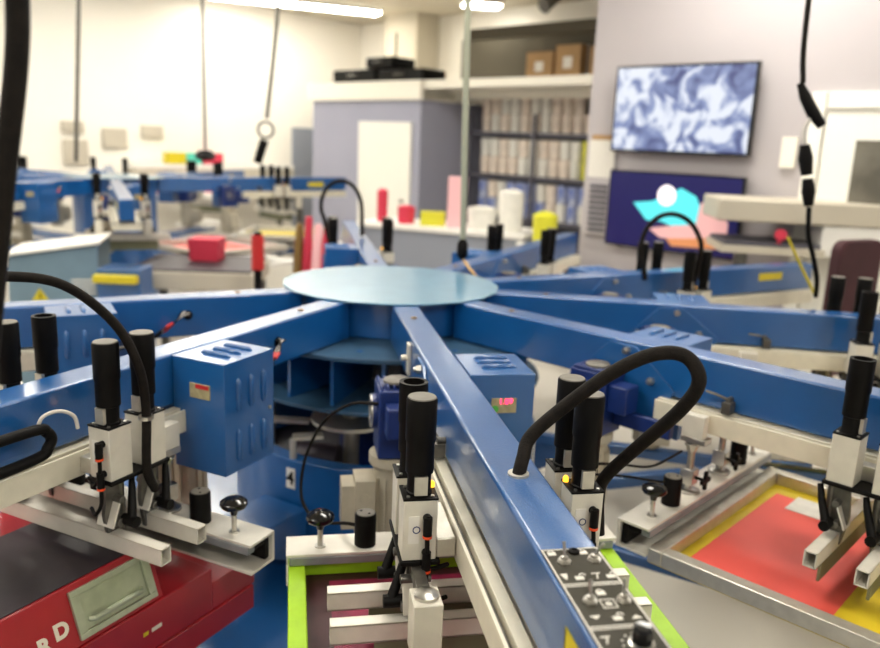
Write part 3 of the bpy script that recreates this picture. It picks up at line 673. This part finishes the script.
hang('hanging_cable','black cable hanging in front of the lilac wall right of the televisions',[(1.345,3.2,3.499),(1.342,3.2,2.3),(1.363,3.2,2.0)],.0105,grp='hanging cables')
cp = MB().tube([(1.352,3.2,2.0),(1.375,3.19,1.95),(1.41,3.18,1.89),(1.45,3.18,1.845)],[.012,.022,.024,.018],12); tag(cp.build('cable_clip','black'),'black angled clip at the end of the right hanging cable','clip')
hang('cable_sleeve','white loop joining clip and black sleeves at right',[(1.40,3.18,1.87),(1.385,3.18,1.82),(1.395,3.18,1.77),(1.40,3.18,1.75)],.008,'wire',grp='hanging cables')
sl = MB(); sl.tube([(1.395,3.18,1.77),(1.405,3.18,1.72),(1.42,3.18,1.655)],[.018,.028,.022],14).tube([(1.425,3.18,1.64),(1.435,3.18,1.59),(1.445,3.18,1.535)],[.020,.027,.018],14)
tag(sl.build('air_filter','black'),'two black sleeves hanging in line over the right side','filter','hanging cables')
hang('air_line','dark tube below the black sleeves curving down at right',[(1.447,3.18,1.53),(1.46,3.18,1.42),(1.49,3.18,1.34),(1.53,3.2,1.24),(1.56,3.25,1.16)],.010,'black',grp='hanging cables')
hang('air_line','yellow tube slanting down at the right behind the arm',[(1.41,3.25,1.40),(1.47,3.25,1.30),(1.56,3.25,1.16)],.006,'yellow',grp='hanging cables')

# conveyor dryer at the right
cv = thing('conveyor_dryer','beige conveyor dryer with dark legs in front of the white door','dryer',(2.15,4.35,0),R(-7))
MB().box(-.66,.85,-.12,.32,1.37,1.49).build('hood','conv',cv,.012)
MB().box(-.60,-.1,-.10,.30,1.24,1.26).build('belt_table','shelf',cv); MB().box(-.62,-.08,-.12,.32,1.20,1.239).build('belt_frame','conv',cv)
MB().box(-.10,.28,-.10,.30,1.20,1.369).build('control_housing','white',cv,.005)
MB().cyl((-.32,-.11,1.31),(-.32,-.13,1.31),.03).box(-.33,-.31,-.11,-.10,1.26,1.30).build('stop_button','pink',cv)
for x in (-.5,.3,.8):
    MB().box(x-.03,x+.03,-.08,-.02,0,1.20 if x < .4 else 1.37).build('leg','maroon' if x > 0 else 'dsteel',cv)
MB().box(.30,.78,-.02,.28,.5,1.18).build('lower_cabinet','maroon',cv,.01)
for o in KIDS(cv):
    for v in o.data.vertices:
        v.co.x *= 1.14; v.co.y *= 1.14
        if v.co.z > .01: v.co.z = 1.72-(1.72-v.co.z)*1.14
cv.location = (2.45,4.97,0)
ck = thing('swivel_chair','dark maroon chair back at the right edge behind the arms','chair',(2.12,3.72,0),R(30))
MB().prism(rounded(.34,.42,.06),-.03,.03,'y').build('backrest','maroon',ck,.01).location = (0,.18,1.13)
MB().prism(rounded(.44,.44,.08),.62,.70).build('seat','maroon',ck,.015); MB().cyl((0,0,.08),(0,0,.62),.03).build('post','dsteel',ck)
MB().box(-.03,.03,.17,.20,.68,.95).build('back_support','dsteel',ck)
bs = MB()
for i in range(5): bs.box(0,.28,-.02,.02,.05,.085,Matrix.Rotation(2*PI*i/5,4,'Z'))
bs.build('foot','dsteel',ck)

# control cabinet, pallets, red box, fabric at mid left
cb = thing('control_cabinet','blue-grey slanted control cabinet with yellow warning triangle, left','cabinet',(-2.58,5.25,0),R(14))
MB().prism([(-.27,0),(.27,0),(.29,.98),(-.25,.90)],-.25,.25,'y').build('body','cab',cb,.008)
MB().prism([(-.28,.905),(.31,.990),(.31,1.005),(-.28,.92)],-.28,.28,'y').build('lid','white',cb)
MB().prism([(-.12,.62),(-.02,.62),(-.07,.70)],-.256,-.2505,'y').build('warning_triangle','yellow',cb)
MB().prism([(-.074,.63),(-.062,.63),(-.068,.685)],-.258,-.2565,'y').build('triangle_mark','black',cb)
l_ = MB()
for i in range(4): l_.box(.12,.27,-.255,-.2505,.66+i*.028,.672+i*.028)
l_.build('vent_label','paper',cb)
tb_ = thing('flash_table','long grey table with dark brown top in front of the far press','table',(-1.72,5.6,0),R(4))
MB().box(-.42,.42,-.38,.38,.68,.80).build('frame','conv',tb_,.008); MB().box(-.40,.40,-.36,.36,.801,.815).build('dark_top','maroon' if False else 'dark',tb_)
for x in (-.37,.37):
    for y in (-.33,.33): MB().box(x-.025,x+.025,y-.025,y+.025,0,.68).build('leg','dsteel',tb_)
yb = rbox(-2.17,-1.90,4.82,4.88,.78,.83).build('yellow_bar','yellow',None,.005); tag(yb,'yellow striped safety bar in front of the flash table','safety bar')
ybb = rbox(-2.17,-1.90,4.89,5.12,.0,.86).build('equipment_box','bluebox',None,.006); tag(ybb,'dark blue equipment box behind the yellow safety bar','equipment box')
rd = thing('red_bin','bright red bin on the flash table','bin',(-1.72,5.72,.8155)); MB().box(-.10,.10,-.1,.1,0,.16,None,-.01).build('body','pink',rd,.006);
pt = thing('safety_post','dark post with red sleeve on a red base, right of flash table','post',(-1.18,5.0,0)); MB().cyl((0,0,.03),(0,0,1.12),.025).build('pole','black',pt); MB().lathe((0,0,.88),[(.04,0),(.04,.22)],14).build('sleeve','redr',pt); MB().lathe((0,0,0),[(.2,0),(.2,.03)],20).build('foot','redr',pt)
fs = thing('fabric_roll_stand','upright rolls of red and yellow striped fabric beside the office','fabric',(-.93,5.6,0))
for i, m in enumerate(('brass','pink','part','pink')):
    x = -.10+i*.065; MB().tube([(x-.04,0,0),(x-.015,0,.6),(x,0,.95),(x+.01,0,1.12+.05*(i==1))],[.035,.034,.033,.025],12).build('fabric_roll',m,fs)

# counter in the middle distance
ct = thing('supply_counter','cream counter with supplies in front of the office door','counter',(.05,7.2,0),R(-20))
MB().box(-.75,.75,-.3,.3,.0,.95).build('body','greyd',ct); MB().box(-.78,.78,-.33,.33,.951,.99).build('counter_top','white',ct)
for x, w_, h_, m, lab, cat in ((-.62,.10,.30,'pink','red bottle at the left end of the supply counter','bottle'),(-.38,.16,.16,'pink','low red tub on the supply counter','tub'),(-.12,.22,.12,'piny','flat yellow tray on the supply counter','tray'),
    (.10,.16,.44,'part','tall pink-orange carton on the supply counter','carton'),(.34,.26,.20,'pailw','wide white tub on the supply counter','tub'),(.60,.22,.36,'pailw','large white drum at the right end of the supply counter','drum')):
    p = Vector((.05,7.2,.991))+Matrix.Rotation(R(-20),3,'Z')@Vector((x,-.12,0))
    b = MB()
    if cat in ('carton','tray'): b.box(-w_/2,w_/2,-.08,.08,0,h_)
    else: b.lathe((0,0,0),[(w_*.46,0),(w_/2,h_*.85),(w_/2,h_*.92),(w_*.25,h_)],16)
    o = b.build('supply_'+cat, m, None); o.location = p; tag(o, lab, cat)
yt = MB().lathe((0,0,0),[(.09,0),(.10,.24),(.04,.27)],14).build('yellow_jug','piny'); yt.location = (.80,6.3,.951)
tag(yt,'yellow jug on the small stand behind the pipe','jug')
st = thing('small_stand','small white stand under the yellow jug','stand',(.80,6.3,0)); MB().box(-.2,.2,-.2,.2,.90,.95).build('top','white',st); MB().box(-.15,.15,-.15,.15,0,.9).build('body','white',st)

# ------------------------------------------------------------------ far press: copies around its own hub
H2 = Vector((-3.05, 7.35, 0)); off = 22
for i in range(8):
    d = off+36*i+20
    a = copy_tree(arm0); a.location = H2+Vector((0,0,.14)); a.rotation_euler.z = R(d); a.scale = (1,1,1)
    tag(a, 'blurred blue print arm of the far press by the white wall', 'print arm', 'radial arms of the far press')
    for q in (-1,1): MB().box(2.05,2.25,*sorted((q*.0475,q*.0485)),1.05,1.10).build('yellow_label','yellow',a)
    if True:
        c = copy_tree(car0); c.location = H2+Vector((math.cos(R(d))*1.75, math.sin(R(d))*1.75, .14)); c.rotation_euler.z = R(d)
        tag(c, 'blurred carriage with black cylinders on the far press', 'carriage', 'carriages of the far press')
for i in (0,1,2,3,4,5,6,7,9):
    d = R(36*i+6); t = thing('shirt_pallet','blurred cream pallet between the arms of the far press','pallet',H2,d,'pallets of the far press')
    MB().box(1.35,2.05,-.2,.2,.70,.72).build('board','white',t,.005); MB().box(.45,1.80,-.04,.04,.63,.699).build('support_arm','blue',t)
h2 = thing('far_hub','blurred round blue hub at the centre of the far press','hub',H2)
MB().prism(ngon(.437,20), 1.2915, 1.298).build('top_disc','hub',h2); MB().prism(ngon(.365,20), 0, 1.291).build('hub_drum','blue',h2)
for i, (d, m) in enumerate(((-40,'mesh_r'),(-132,'mesh_g'),(2,'mesh_y'))):
    s = make_screen('alu','mesh_g',m,.8,.6); s.location = H2+Vector((math.cos(R(d))*1.2, math.sin(R(d))*1.2, .12)); s.rotation_euler.z = R(d)
    tag(s, ['blurred red screen','blurred grey screen','blurred yellow screen'][i]+' standing out from the far press', 'screen', 'screens of the far press')

# ------------------------------------------------------------------ light, world, camera
w = bpy.data.worlds.new('world'); bpy.context.scene.world = w; w.use_nodes = True
w.node_tree.nodes['Background'].inputs['Color'].default_value = (1,.97,.93,1); w.node_tree.nodes['Background'].inputs['Strength'].default_value = .22
cam = bpy.data.cameras.new('camera'); co = bpy.data.objects.new('camera', cam); C.objects.link(co); bpy.context.scene.camera = co
P_, R_ = R(12.936), R(2.423)
fwd = Vector((0,math.cos(P_),-math.sin(P_))); up = Vector((0,math.sin(P_),math.cos(P_))); rt = Vector((1,0,0))
u2 = up*math.cos(R_)-rt*math.sin(R_); r2 = rt*math.cos(R_)+up*math.sin(R_)
m = Matrix((r2, u2, -fwd)).transposed().to_4x4(); m.translation = (0,0,1.72); co.matrix_world = m
cam.sensor_width = 36; cam.lens = 790/880*36; cam.clip_start = .05
cam.dof.use_dof = True; cam.dof.focus_distance = 1.5; cam.dof.aperture_fstop = 2.4
vs = bpy.context.scene.view_settings; vs.view_transform = 'Standard'; vs.look = 'None'; vs.gamma = 1; vs.exposure = .8
